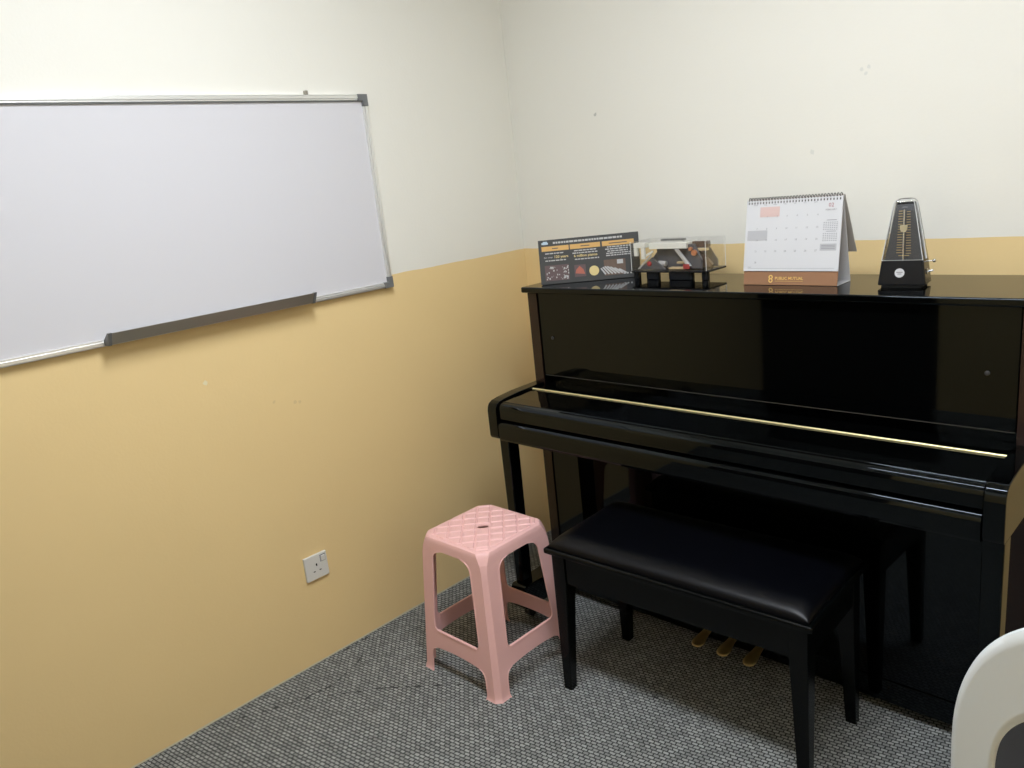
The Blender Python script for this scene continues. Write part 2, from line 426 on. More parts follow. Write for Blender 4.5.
# lower panel, bottom rail, bottom board
pp('lower_panel', box(new(), PX0+.0435, PX1-.0435, -.388, -.368, .105, .679, .0025, 3))
pp('bottom_rail', box(new(), PX0+.0435, PX1-.0435, -.388, -.13, .035, .102, .002))
# pedals
for px_ in (1.035, 1.122, 1.209):
    bm = new()
    def prow(y, w, z, h):
        return [(px_+w*math.cos(a), y, z+h*math.sin(a)) for a in [2*PI*k/14 for k in range(14)]]
    loft(bm, [prow(-.385, .0115, .088, .006), prow(-.410, .0120, .086, .006), prow(-.440, .0150, .081, .006), prow(-.462, .0190, .077, .006),
              prow(-.478, .0205, .073, .006), prow(-.489, .0185, .071, .006), prow(-.496, .0130, .070, .005), prow(-.499, .006, .070, .003)])
    pp('pedal', bm, M['brass'])

# ------------------------------------------------------------------ piano bench
BR = math.radians(2.1)
bn = thing('piano_bench', 'black piano bench with padded leatherette seat in front of the piano', 'bench', (1.1455, -.6395, 0), BR)
BW, BD, BZ = .3965, .186, .473
cu = new()
N1, N2 = 60, 32
def cush(u, v):
    dx = (1-abs(u))*(BW-.012); dy = (1-abs(v))*(BD-.012)
    e = lambda d, R: math.sqrt(max(0, 1-(1-min(d/R, 1))**2))
    f = e(dx, .05)*e(dy, .06)
    return BZ + .0055 + .0265*f + .004*(1-u*u)*(1-v*v)
grid = []
def warp(t): return math.copysign(1-(1-abs(t))**1.7, t)
for i in range(N1+1):
    row = []
    for j in range(N2+1):
        u = warp(-1+2*i/N1); v = warp(-1+2*j/N2)
        row.append(cu.verts.new((u*(BW-.012), v*(BD-.012), cush(u, v))))
    grid.append(row)
for i in range(N1):
    for j in range(N2): cu.faces.new((grid[i][j], grid[i+1][j], grid[i+1][j+1], grid[i][j+1]))
bot = [grid[i][0] for i in range(N1+1)]+[grid[N1][j] for j in range(1, N2+1)]+[grid[i][N2] for i in range(N1-1, -1, -1)]+[grid[0][j] for j in range(N2-1, 0, -1)]
low = [cu.verts.new((v.co.x, v.co.y, BZ+.0005)) for v in bot]
n = len(bot)
for i in range(n): cu.faces.new((bot[(i+1) % n], bot[i], low[i], low[(i+1) % n]))
cu.faces.new(low[::-1]); bmesh.ops.recalc_face_normals(cu, faces=cu.faces[:])
obj('seat_cushion', cu, M['leather'], bn, smooth=60)
lidb = new(); box(lidb, -BW, BW, -BD, BD, BZ-.018, BZ, .006, 3)
obj('seat_board', lidb, M['black_wood'], bn)
ap = .018
for x0, x1, y0, y1 in ((-.333, .333, -.165, -.165+ap), (-.333, .333, .165-ap, .165)):
    obj('apron', box(new(), x0, x1, y0, y1, BZ-.108, BZ-.0185, .002), M['black_wood'], bn)
for s in (-1, 1):
    obj('apron', box(new(), s*.368-.009, s*.368+.009, -.125, .125, BZ-.108, BZ-.0185, .002), M['black_wood'], bn)
for sx_ in (-1, 1):
    for sy_ in (-1, 1):
        bm = new()
        def lr(z, w):
            xo, yo = sx_*.380, sy_*.170; xi, yi = xo-sx_*w, yo-sy_*w
            return [(p[0], p[1], z) for p in rrect(min(xo, xi), max(xo, xi), min(yo, yi), max(yo, yi), .003, 2)]
        loft(bm, [lr(0, .028), lr(.36, .046), lr(BZ-.0185, .046)])
        obj('leg', bm, M['black_wood'], bn)

# ------------------------------------------------------------------ pink plastic stool
SH = .470
st = thing('plastic_stool', 'pink moulded plastic stool with criss-cross patterned top beside the piano leg', 'stool', (.4905, -.827, 0), 0)
def sd(z):                       # half width of the outer side face at height z
    pts = [(0, .1765), (.440, .1460), (.458, .1442), (.4665, .1410), (SH, .1365)]
    for (a, da), (b, db) in zip(pts[:-1], pts[1:]):
        if z <= b: return da+(db-da)*(z-a)/(b-a)
    return pts[-1][1]
def sc(z):                       # length cut off the corner by the chamfer
    pts = [(0, .0160), (.41, .0130), (.435, .0170), (SH, .0310)]
    for (a, da), (b, db) in zip(pts[:-1], pts[1:]):
        if z <= b: return da+(db-da)*(z-a)/(b-a)
    return pts[-1][1]
def rot4(k, p):
    c, s = [(1, 0), (0, 1), (-1, 0), (0, -1)][k]
    return (c*p[0]-s*p[1], s*p[0]+c*p[1], p[2])
def inner_edge(z):               # |u| of the leg's inner edge, with the arch, the bar and the notch below it
    half = sd(z)-sc(z)
    w = .033 if z < SB0-.03 else .045+.006*z/SH
    return half-w
SB0, SB1 = .090, .154            # the stretcher's lower and upper edge near the legs
OPT = .432                       # top of the opening
TH = .0035
def skin(bm, k, quads):
    pass
def panel_strip(zs, ua, ub, k, th=TH):
    """a sheet on side face k between u = ua(z) and ub(z)"""
    t = bmesh.new()
    rows = []
    for z in zs:
        a, b_ = ua(z), ub(z); y = -sd(z)
        rows.append((t.verts.new(rot4(k, (a, y, z))), t.verts.new(rot4(k, (b_, y, z))), t.verts.new(rot4(k, (b_, y+th, z))), t.verts.new(rot4(k, (a, y+th, z)))))
    for r0, r1 in zip(rows[:-1], rows[1:]):
        for i in range(4): t.faces.new((r0[i], r0[(i+1) % 4], r1[(i+1) % 4], r1[i]))
    t.faces.new(rows[0]); t.faces.new(rows[-1][::-1])
    bmesh.ops.recalc_face_normals(t, faces=t.faces[:])
    return t
# legs: two face strips and the chamfer between them, open at the back
zs = [0, .006, .012, .03, SB0-.03, SB0-.015, SB0-.006, SB0-.0001, SB0, .12, SB1-.001, SB1, SB1+.006, SB1+.018, SB1+.04, .2, .28, .34, OPT-.05, OPT-.035, OPT-.022, OPT-.012, OPT-.005, OPT]
def leg_in(z):
    e = inner_edge(z)
    R = .036
    if z > OPT-R:
        q = (z-(OPT-R))/R; e -= R*(1-math.sqrt(max(0, 1-q*q)))
    if SB1 <= z < SB1+.02:
        q = (SB1+.02-z)/.02; e -= .012*(1-math.sqrt(max(0, 1-q*q)))
    if SB0 <= z < SB1: e -= .012
    if SB0-.03 <= z < SB0:
        q = (z-(SB0-.03))/.03; e += .012; e -= .024*(1-math.sqrt(max(0, 1-q*q)))
    return e
def flare(z): return .0035*max(0, 1-z/.010) if z < .010 else 0
for k in range(4):
    t = bmesh.new(); rows = []
    for z in zs:
        D, c_ = sd(z)+flare(z), sc(z); e = leg_in(z)-flare(z)
        # right end of side k and left end of side k+1, in the frame of side k
        b_ = 0 if SB0 <= z <= SB1 else .0016     # the rolled lip along the openings
        o_ = [(e, -D-b_*.6), (e+.002, -D-b_), (e+.0035, -D-b_), (e+.005, -D), (D-c_, -D), (D, -D+c_), (D, -e-.005), (D+b_, -e-.0035), (D+b_, -e-.002), (D+b_*.6, -e)]
        i_ = [(D-TH, -e), (D-TH, -D+c_+TH*.41), (D-c_-TH*.41, -D+TH), (e, -D+TH)]
        rows.append([t.verts.new(rot4(k, (p[0], p[1], z))) for p in o_+i_])
    for r0, r1 in zip(rows[:-1], rows[1:]):
        for i in range(14): t.faces.new((r0[i], r0[(i+1) % 14], r1[(i+1) % 14], r1[i]))
    t.faces.new(rows[0][::-1]); t.faces.new(rows[-1])
    bmesh.ops.recalc_face_normals(t, faces=t.faces[:])
    obj('leg', t, M['pink'], st, smooth=30)
    # rolled lip around the opening
# stretchers, arched underneath
for k in range(4):
    t = bmesh.new(); rows = []
    NU = 20
    for i in range(NU+1):
        u = -1+2*i/NU
        prof_ = [(SB0+.0005+.006*(1-u*u), 0), (.12, 0), (SB1-.006, 0), (SB1-.0045, -.0016), (SB1-.002, -.0016), (SB1-.0001, -.0008), (SB1-.0001, TH+.003), (.12, TH), (SB0+.0005+.006*(1-u*u), TH)]
        rows.append([t.verts.new(rot4(k, (u*leg_in(min(max(z, SB0), SB1-.0005)), -sd(z)+dy, z))) for z, dy in prof_])
    m_ = len(rows[0])
    for r0, r1 in zip(rows[:-1], rows[1:]):
        for i in range(m_): t.faces.new((r0[i], r0[(i+1) % m_], r1[(i+1) % m_], r1[i]))
    t.faces.new(rows[0]); t.faces.new(rows[-1][::-1])
    bmesh.ops.recalc_face_normals(t, faces=t.faces[:])
    obj('stretcher', t, M['pink'], st, smooth=30)
# seat: skirt shell from the openings up, over the shoulder, to the patterned top with its finger hole
def oct_ring(z, inset=0.0):
    D, c_ = sd(z)-inset, sc(z)-inset*.3
    r = []
    for k in range(4):
        r += [rot4(k, (-(D-c_), -D, z)), rot4(k, (D-c_, -D, z))]
    return r
t = bmesh.new()
zz = [OPT+.0005, .440, .450, .458, .463, .4665, SH]
R_ = [[t.verts.new(p) for p in oct_ring(z)] for z in zz]
for a, b_ in zip(R_[:-1], R_[1:]):
    for i in range(8): t.faces.new((a[i], a[(i+1) % 8], b_[(i+1) % 8], b_[i]))
inn = [[t.verts.new((p[0], p[1], p[2])) for p in oct_ring(OPT+.0005, TH)], [t.verts.new((p[0], p[1], SH-.0028)) for p in oct_ring(.4665, TH)]]
for i in range(8):
    t.faces.new((R_[0][(i+1) % 8], R_[0][i], inn[0][i], inn[0][(i+1) % 8]))
    t.faces.new((inn[0][(i+1) % 8], inn[0][i], inn[1][i], inn[1][(i+1) % 8]))
HA = math.radians(45)
def hole_pt(a, z, rx=.0185, ry=.0095):
    x, y = rx*math.copysign(abs(math.cos(a))**.8, math.cos(a)), ry*math.copysign(abs(math.sin(a))**.8, math.sin(a))
    return (x*math.cos(HA)-y*math.sin(HA), x*math.sin(HA)+y*math.cos(HA), z)
NH = 24
ht = [t.verts.new(hole_pt(2*PI*k/NH, SH)) for k in range(NH)]
hbm = [t.verts.new(hole_pt(2*PI*k/NH, SH-.0028)) for k in range(NH)]
def fill(outer, hole):
    es = []
    for ring in (outer, hole):
        for i in range(len(ring)):
            e = t.edges.get((ring[i], ring[(i+1) % len(ring)])) or t.edges.new((ring[i], ring[(i+1) % len(ring)]))
            es.append(e)
    bmesh.ops.triangle_fill(t, edges=es, use_beauty=True)
fill(R_[-1], ht); fill(inn[1], hbm)
for k in range(NH): t.faces.new((ht[k], ht[(k+1) % NH], hbm[(k+1) % NH], hbm[k]))
bmesh.ops.recalc_face_normals(t, faces=t.faces[:])
seat = obj('seat', t, M['pink'], st, smooth=30)
# raised diamond pads of the criss-cross pattern
def clip(poly, planes):
    for nx, ny, d in planes:
        out = []
        for i in range(len(poly)):
            a, b_ = poly[i], poly[(i+1) % len(poly)]
            da, db = nx*a[0]+ny*a[1]-d, nx*b_[0]+ny*b_[1]-d
            if da <= 0: out.append(a)
            if (da < 0 < db) or (db < 0 < da):
                s = da/(da-db); out.append((a[0]+(b_[0]-a[0])*s, a[1]+(b_[1]-a[1])*s))
        poly = out
        if len(poly) < 3: return []
    return poly
Dt, ct = sd(SH)-.003, sc(SH)
q2 = math.sqrt(.5)
planes = [(1, 0, Dt), (-1, 0, Dt), (0, 1, Dt), (0, -1, Dt)] + [(sx_*q2, sy_*q2, (2*Dt-ct)*q2) for sx_ in (1, -1) for sy_ in (1, -1)]
pt = bmesh.new(); CELL = .0435
for i in range(-5, 6):
    for j in range(-5, 6):
        if i == 0 and j == 0: continue
        def cell(m_):
            a0, a1, b0, b1 = (i-.5)*CELL+m_, (i+.5)*CELL-m_, (j-.5)*CELL+m_, (j+.5)*CELL-m_
            P = [(a0, b0), (a1, b0), (a1, b1), (a0, b1)]
            P = [((p[0]-p[1])*q2, (p[0]+p[1])*q2) for p in P]
            return clip(P, [(a, b_, d_-m_) for a, b_, d_ in planes])
        lo, hi = cell(.0024), cell(.0050)
        if len(lo) < 3 or len(hi) != len(lo): continue
        A = [pt.verts.new((p[0], p[1], SH+.0001)) for p in lo]; B = [pt.verts.new((p[0], p[1], SH+.0032)) for p in hi]
        pt.faces.new(B)
        for q in range(len(A)): pt.faces.new((A[q], A[(q+1) % len(A)], B[(q+1) % len(A)], B[q]))
bmesh.ops.recalc_face_normals(pt, faces=pt.faces[:])
obj('top_pattern', pt, M['pink'], seat, smooth=0)

# ------------------------------------------------------------------ whiteboard on the left wall
YR, YL, ZT, ZB = -.692, -1.950, 1.836, 1.206
wb = thing('whiteboard', 'white enamel whiteboard with aluminium frame on the left wall', 'whiteboard', (0, (YR+YL)/2, (ZT+ZB)/2))
WO = (0, (YR+YL)/2, (ZT+ZB)/2)
obj('writing_surface', box(new(), .003, .0125, YL+.012, YR-.012, ZB+.012, ZT-.012), M['board_white'], wb, WO)
FWD = .018
def rail(p0, p1, horizontal):
    bm = new()
    if horizontal:
        z0 = p0; s = p1      # s = +1: the outside edge is up
        pr = [(.001, z0), (.020, z0), (.0215, z0-s*.003), (.0215, z0-s*.011), (.0185, z0-s*.0125), (.0185, z0-s*.0165), (.0135, z0-s*FWD), (.001, z0-s*FWD)]
        t = [(x, z) for x, z in pr]
        prism(bm, t, 'y', YL+.020, YR-.020)
    else:
        y0 = p0; s = p1
        pr = [(.001, y0), (.020, y0), (.0215, y0-s*.003), (.0215, y0-s*.011), (.0185, y0-s*.0125), (.0185, y0-s*.0165), (.0135, y0-s*FWD), (.001, y0-s*FWD)]
        prism(bm, pr, 'z', ZB+.020, ZT-.020)
    obj('frame_rail', bm, M['alu'], wb, WO, smooth=20)
g_ = obj('rail_shadow_strip', box(new(), .0127, .0180, YL+.020, YR-.021, ZT-.0205, ZT-.0183), M['corner_grey'], wb, WO); g_['label'] = 'thin dark strip standing for the shadow under the top rail'  # dark strip drawn in for the shadow of the top rail's lip
rail(ZT, 1, True); rail(ZB, -1, True); rail(YR, 1, False); rail(YL, -1, False)
for y, sy_ in ((YR, 1), (YL, -1)):
    for z, sz_ in ((ZT, 1), (ZB, -1)):
        A = .036; B_ = .0185; e = .0015
        pts = [(y+sy_*e, z+sz_*e), (y+sy_*e, z-sz_*A), (y-sy_*B_, z-sz_*A), (y-sy_*B_, z-sz_*B_), (y-sy_*A, z-sz_*B_), (y-sy_*A, z+sz_*e)]
        obj('corner_cap', prism(new(), pts, 'x', .0008, .0238, .0015), M['corner_grey'], wb, WO)
TY0, TY1 = -1.642, -1.032
tray_pr = [(.0217, 1.2120), (.048, 1.2105), (.0660, 1.2420), (.0635, 1.2425), (.0462, 1.2130), (.0217, 1.2145)]
tr = obj('pen_tray', prism(new(), tray_pr, 'y', TY0, TY1), M['alu_dull'], wb, WO)
for a, b_ in ((TY0-.010, TY0), (TY1, TY1+.010)):
    obj('tray_end_cap', prism(new(), [(.0217, 1.208), (.049, 1.2085), (.068, 1.2435), (.058, 1.2435), (.0217, 1.222)], 'y', a, b_, .001), M['corner_grey'], tr, WO)
hk = new(); box(hk, 0.0008, .012, -.915, -.903, ZT+.0002, ZT+.014, .002); tube(hk, [(.010, -.909, ZT+.010), (.016, -.909, ZT+.010)], [.0035, .0025], 10)
h_ = obj('hanging_clip', hk, M['alu_dull'], wb, WO)

# ------------------------------------------------------------------ wall socket
so = thing('power_socket', 'white square single power socket with switch, low on the ochre left wall', 'socket', (0, -1.160, .341))
SO = (0, -1.160, .341)
fp = box(new(), .0004, .010, -1.203, -1.117, .298, .384, .003, 3)
bm = new(); box(bm, .0100, .0104, -1.1625, -1.1575, .344, .353)
box(bm, .0100, .0104, -1.1750, -1.1680, .325, .3285); box(bm, .0100, .0104, -1.1520, -1.1450, .325, .3285)
gp = box(new(), .0098, .01015, -1.1440, -1.1240, .3525, .3765, 0)
obj_multi('face_plate', [(fp, M['white_plastic']), (bm, M['dark_hole']), (gp, M['print_grey'])], so, SO)
bm = new(); box(bm, .0098, .0140, -1.1420, -1.1260, .355, .374, .003, 3)
obj('rocker_switch', bm, M['white_plastic'], so, SO)

LZ = 1.1604
# ------------------------------------------------------------------ information sign on the piano lid
SG = math.atan2(.206, .267)
sg = thing('information_sign', 'dark grey folded information sign with orange headings at the left end of the piano lid', 'sign', (.5445, -.260, LZ), SG)
SW, SHH, TL = .337, .150, math.radians(8)
TM = Matrix.Rotation(-TL, 4, 'X')     # leans back
bm = new(); box(bm, -SW/2, SW/2, -.002, .002, 0.0006, SHH, .0006, 1, TM)
PR = [(bm, M['sign_grey'])]
bm = new(); prism(bm, [(.0195, .1150), (.062, .001), (.0655, .001), (.0220, .1170)], 'x', -SW/2, SW/2)
obj('back_leaf', bm, M['sign_grey'], sg)
def q(bm, x0, x1, z0, z1, y=-.0026): box(bm, x0, x1, y, -.0019, z0, z1, 0, 1, TM)
cols = [(-.158, -.066), (-.062, .040), (.046, .152)]
bm = new()
for a, b_ in cols: q(bm, a, b_, .112, .128)
PR.append((bm, M['orange']))
bm = new()
for (a, b_), w in zip(cols, (.020, .030, .060)):
    m_ = (a+b_)/2; q(bm, m_-w/2, m_+w/2, .1185, .1215, -.0030)
PR.append((bm, M['print_dark']))
bm = new()
import random
rnd = random.Random(4)
def words(bm, x0, x1, z, h, y=-.0030):
    x = x0
    while x < x1-.004:
        w = min(rnd.uniform(.005, .014), x1-x); q(bm, x, x+w, z, z+h, y); x += w+.0022
words(bm, -.118, .115, .1355, .0060)
for a, b_, zz_ in ((-.152, -.072, (.102, .078)), (-.056, .036, (.104, .096, .075)), (.055, .140, (.106, .099, .092, .085, .078))):
    for z in zz_: words(bm, a+rnd.uniform(0, .008), b_-rnd.uniform(0, .012), z, .0036)
text_bm(bm, 'for over', .0090, (-.1370, -.0031, .0880), 'CENTER', TM)
for x in (.112, .122, .134): q(bm, x, x+.006, .014, .019, -.003)
PR.append((bm, M['print_white']))
bm = new()
text_bm(bm, '120 years', .0125, (-.0935, -.0031, .0875), 'CENTER', TM, .0002)
text_bm(bm, '6 million pianos', .0125, (-.0110, -.0031, .0845), 'CENTER', TM, .0002)
PR.append((bm, M['print_yellow']))
bm = new(); q(bm, -.157, -.135, .135, .141, -.003); q(bm, -.152, -.138, .1345, .1445, -.0029)
PR.append((bm, M['print_blue']))
# picture 1: a hall full of people, picture 2: red grand piano and a round medal, picture 3: a fan of keys
bm = new(); q(bm, -.152, -.070, .012, .064); q(bm, -.052, -.014, .018, .058)
PR.append((bm, M['photo_crowd']))
bm = new()
for k in range(46):
    x = rnd.uniform(-.150, -.073); z = rnd.uniform(.014, .058); s = rnd.uniform(.0015, .005)
    q(bm, x, min(x+s, -.071), z, z+s*rnd.uniform(.8, 1.6), -.0031)
for k in range(7):
    a = math.radians(35+k*4); c0 = Vector((.052+k*.0115, 0, .018))
    m_ = TM @ Matrix.Translation((c0.x, -.0028, c0.z)) @ Matrix.Rotation(-a, 4, 'Y')
    box(bm, -.0025, .0025, -.0003, .0003, 0, .026+.012*math.sin(k*.5), 0, 1, m_)
q(bm, .092, .112, .050, .064, -.003)
PR.append((bm, M['print_white']))
bm = new(); q(bm, .048, .120, .014, .066)
PR.append((bm, M['brown_wood']))
bm = new()
prism(bm, [(-.049, .030), (-.017, .026), (-.022, .042), (-.034, .054), (-.046, .042)], 'y', -.0031, -.0026, 0, 1, TM)
PR.append((bm, mat('printed_salmon_red', (.42, .12, .08, 1), .45)))
bm = new(); tube(bm, [(.014, -.0026, .034), (.014, -.0032, .034)], .0165, 24, TM)
PR.append((bm, M['print_yellow']))
obj_multi('printed_panel', PR, sg, smooth=20)

# ------------------------------------------------------------------ acrylic case with a piano action model
AX0, AX1, AY0, AY1 = .692, .968, -.226, -.110
am = thing('piano_action_model', 'cutaway piano action model in a clear acrylic case on the piano lid', 'display model', ((AX0+AX1)/2, (AY0+AY1)/2, LZ))
AO = ((AX0+AX1)/2, (AY0+AY1)/2, LZ)
def aa(name, bm, m, parent=am, **k): return obj(name, bm, m, parent, AO, **k)
for x0, x1 in ((.694, .712), (.742, .789), (.827, .914), (.945, .967)):
    aa('foot', prism(new(), rrect(x0, x1, AY0+.003, AY0+.028, min(.010, (x1-x0)/2.3), 5), 'z', LZ+.0004, LZ+.0235, .0085, 4), M['metro_black'])
ZB2 = LZ+.024
aa('base', prism(new(), rrect(AX0-.004, AX1+.004, AY0-.004, AY1+.004, .01, 4), 'z', ZB2, ZB2+.005, .001, 1), M['metro_black'])
Z0, Z1 = ZB2+.0054, ZB2+.096
TA = .0025
bm = new()
box(bm, AX0, AX1, AY0, AY0+TA, Z0, Z1, .0004, 1); box(bm, AX0, AX1, AY1-TA, AY1, Z0, Z1, .0004, 1)
box(bm, AX0, AX0+TA, AY0+TA+.0002, AY1-TA-.0002, Z0, Z1, .0004, 1); box(bm, AX1-TA, AX1, AY0+TA+.0002, AY1-TA-.0002, Z0, Z1, .0004, 1)
box(bm, AX0, AX1, AY0, AY1, Z1+.0002, Z1+TA, .0004, 1)
cs = aa('acrylic_case', bm, M['acrylic'])
cs['label'] = 'clear acrylic cover box'
bm = new()
edge_m = mat('bright_acrylic_edge', (.78, .79, .76, 1), .2)
bm.free()
for x in (AX0, AX1):
    for y in (AY0, AY1): aa('case_edge', tube(new(), [(x, y, Z0), (x, y, Z1+TA)], .0009, 6), edge_m, cs)
ya, yb_ = AY0+.022, AY1-.018
ym = (ya+yb_)/2
def U(u): return AX0+u
def V(v): return Z0+v
# bracket plates
bm = new()
prism(bm, [(U(.012), V(.001)), (U(.118), V(.001)), (U(.066), V(.040))], 'y', ya, ya+.006, .0008, 1)
prism(bm, [(U(.066), V(.002)), (U(.194), V(.002)), (U(.194), V(.064)), (U(.066), V(.064))], 'y', ya+.03, ya+.038, .0008, 1)
prism(bm, [(U(.194), V(.002)), (U(.240), V(.002)), (U(.240), V(.030)), (U(.215), V(.078)), (U(.194), V(.078))], 'y', ya+.012, ya+.022, .0008, 1)
aa('bracket', bm, M['model_grey'])
aa('back_plate', prism(new(), [(U(.020), V(.001)), (U(.262), V(.001)), (U(.262), V(.022)), (U(.235), V(.062)), (U(.050), V(.062)), (U(.020), V(.030))], 'y', yb_-.004, yb_, .0008, 1), M['model_grey'])
aa('cover_strip', box(new(), U(.060), U(.150), yb_-.012, yb_-.001, V(.085), V(.091), .001, 1), M['metro_black'])
aa('lever', prism(new(), [(U(.150), V(.064)), (U(.163), V(.064)), (U(.207), V(.012)), (U(.194), V(.010))], 'y', ya+.002, ya+.010, .0008, 1), M['model_grey_light'])
aa('lever', prism(new(), [(U(.010), V(.003)), (U(.064), V(.050)), (U(.064), V(.044)), (U(.018), V(.003))], 'y', ya-.004, ya-.001), M['model_grey_light'])
aa('damper', tube(new(), [(U(.085), ya+.012, V(.020)), (U(.112), ya+.012, V(.018))], .0085, 14), M['model_grey_light'])
bm = new()
box(bm, U(.052), U(.192), ya+.006, yb_-.004, V(.066), V(.084), .0015, 2)
box(bm, U(.006), U(.0515), ya-.014, ya+.020, V(.072), V(.088), .0015, 2)
box(bm, U(.006), U(.019), ya-.014, ya-.004, V(.046), V(.0715), .001, 1); box(bm, U(.034), U(.047), ya-.014, ya-.004, V(.036), V(.0715), .001, 1)
prism(bm, [(U(.030), V(.036)), (U(.070), V(.056)), (U(.070), V(.062)), (U(.030), V(.044))], 'y', ya-.0005, ya+.005)
aa('key', bm, M['ivory'])
aa('wood_rail', box(new(), U(.128), U(.185), ya-.002, ya+.020, V(.002), V(.008), .001, 1), M['spruce'])
aa('wood_rail', box(new(), U(.150), U(.184), ya+.012, ya+.026, V(.018), V(.024), .001, 1), M['spruce'])
aa('wood_rail', box(new(), U(.200), U(.256), ya+.024, ya+.032, V(.056), V(.064), .001, 1), M['spruce'])
bm = new()
prism(bm, [(U(.200), V(.010)), (U(.258), V(.002)), (U(.262), V(.012)), (U(.226), V(.052)), (U(.205), V(.060))], 'y', ya+.036, ya+.048, .001, 1)
box(bm, U(.196), U(.252), ya+.034, ya+.05, V(.066), V(.084), .001, 1)
aa('hammer_rail', bm, M['brown_wood'])
aa('felt', ball(new(), (U(.056), ya-.002, V(.020)), .0085, (1, .6, 1)), M['felt_red'])
aa('felt', box(new(), U(.182), U(.203), ya-.003, ya+.006, V(.003), V(.018), .002, 2), M['felt_red'])
aa('roller', tube(new(), [(U(.218), ya+.004, V(.052)), (U(.218), ya+.022, V(.052))], .009, 16), M['copper'])
aa('roller', tube(new(), [(U(.206), ya+.004, V(.064)), (U(.206), ya+.022, V(.064))], .006, 12), M['copper'])

# ------------------------------------------------------------------ desk calendar
KW, KH = .268, .2330
kc = thing('desk_calendar', 'white desk calendar page with brown foot band, standing on the piano lid', 'calendar', (1.2575, -.245, LZ))
FT = math.atan2(.043, KH)           # front card leans back
FM = Matrix.Translation((0, -.043, .0006)) @ Matrix.Rotation(-FT, 4, 'X')
L_ = math.hypot(KH, .043)
BMx = Matrix.Translation((0, .043, .0006)) @ Matrix.Rotation(FT, 4, 'X')
bm = new(); box(bm, -KW/2, KW/2, -.0008, .0008, 0, L_-.003, .0003, 1, FM)
FC = [(bm, M['card_brown'])]
bm = new(); box(bm, -KW/2, KW/2, -.0008, .0008, 0, L_-.003, .0003, 1, BMx); box(bm, -KW/2, KW/2, -.041, .041, .0004, .0016)
obj('back_card', bm, M['paper'], kc)
bm = new(); box(bm, -KW/2-.001, KW/2+.001, -.0040, -.0012, .038, L_-.004, .0003, 1, FM)
PG = [(bm, M['paper'])]
YF = -.0044
def qc(bm, x0, x1, z0, z1, y=YF): box(bm, x0, x1, y, -.0039, z0, z1, 0, 1, FM)
# month grid
gx0, cw = -.122, .0285
rows_ = [.1845, .1535, .1225, .0920, .0610]      # the lower edge of each week's row
bm = new(); qc(bm, gx0+cw*1, gx0+cw*3, rows_[0]+.002, rows_[0]+.0290)
PG.append((bm, M['print_pink']))
bm = new(); qc(bm, gx0-.006, gx0+cw*2-.004, rows_[2]+.000, rows_[2]+.0275); qc(bm, .082, .126, .092, .110)
PG.append((bm, M['print_lightgrey']))
bm = new()
day = 1
for r_ in range(5):
    for c_ in range(7):
        if r_ == 0 and c_ == 0: continue
        if day > 28: break
        text_bm(bm, str(day), .0066, (gx0+cw*(c_+.78), YF-.0002, rows_[r_]-.0015 if r_ else rows_[r_]+.0005), 'CENTER', FM)
        day += 1
for c_, dname in enumerate(('MON', 'TUE', 'WED', 'THU', 'FRI', 'SAT', 'SUN')):
    text_bm(bm, dname, .0048, (gx0+cw*(c_+.5), YF-.0002, .2180), 'CENTER', FM)
text_bm(bm, 'FEBRUARY', .0062, (.1055, YF-.0002, .1960), 'CENTER', FM)
for z0 in (.146, .117):               # the two small month grids at the side
    qc(bm, .096, .122, z0+.0245, z0+.0260)
    for r_ in range(5):
        for c_ in range(7): qc(bm, .088+c_*.0057, .088+c_*.0057+.0028, z0+r_*.0046, z0+r_*.0046+.0018)
for z0 in (.105, .101, .097): qc(bm, .086, .122, z0, z0+.0012, YF-.0003)
qc(bm, gx0, .124, .0455, .0461); qc(bm, gx0, -.112, .0485, .0495)
PG.append((bm, M['print_grey']))
bm = new(); text_bm(bm, '02', .0145, (.1055, YF-.0002, .2055), 'CENTER', FM)
PG.append((bm, M['print_red']))
bm = new(); text_bm(bm, 'PUBLIC MUTUAL', .0108, (-.040, -.0013, .0150), 'LEFT', FM, .0002)
qc2 = lambda x0, x1, z0, z1: box(bm, x0, x1, -.0013, -.0007, z0, z1, 0, 1, FM)
qc2(-.040, .040, .0105, .0112)
for s_, zc in ((1, .0125), (1, .0215)):   # the gold figure-of-eight emblem
    pts_o = [( .0065*math.cos(PI/8+PI/4*k)-.0525, .0065*math.sin(PI/8+PI/4*k)+zc) for k in range(8)]
    pts_i = [( .0034*math.cos(PI/8+PI/4*k)-.0525, .0034*math.sin(PI/8+PI/4*k)+zc) for k in range(8)]
    for k in range(8): prism(bm, [pts_o[k], pts_o[(k+1) % 8], pts_i[(k+1) % 8], pts_i[k]], 'y', -.0013, -.0007, 0, 1, FM)
FC.append((bm, M['gold_print'])); obj_multi('front_card', FC, kc, smooth=20)
# wire binding: a row of loops over the top edge, the small dark punch holes below them
bm = new(); top = Vector((0, 0, KH-.001))
NL = 31
for k in range(NL):
    x = -KW/2+.006+k*(KW-.012)/(NL-1)
    tube(bm, [(x, top.y+.0062*math.cos(a), top.z-.001+.0062*math.sin(a)) for a in [math.radians(200-25*j) for j in range(10)]], .0011, 6)
obj('wire_binding', bm, M['wire_black'], kc)
bm = new()
for k in range(NL):
    x = -KW/2+.006+k*(KW-.012)/(NL-1); qc(bm, x-.0016, x+.0016, L_-.0145, L_-.0090)
PG.append((bm, M['print_dark']))
obj_multi('page_block', PG, kc, smooth=20)
# turned pages hanging behind
FLM = Matrix.Translation((0, .004, KH-.002)) @ Matrix.Rotation(math.radians(26), 4, 'X')
bm = new(); box(bm, -KW/2, KW/2+.001, .0020, .0040, -.176, 0, .0003, 1, FLM)
obj('turned_pages', bm, M['paper_back'], kc)

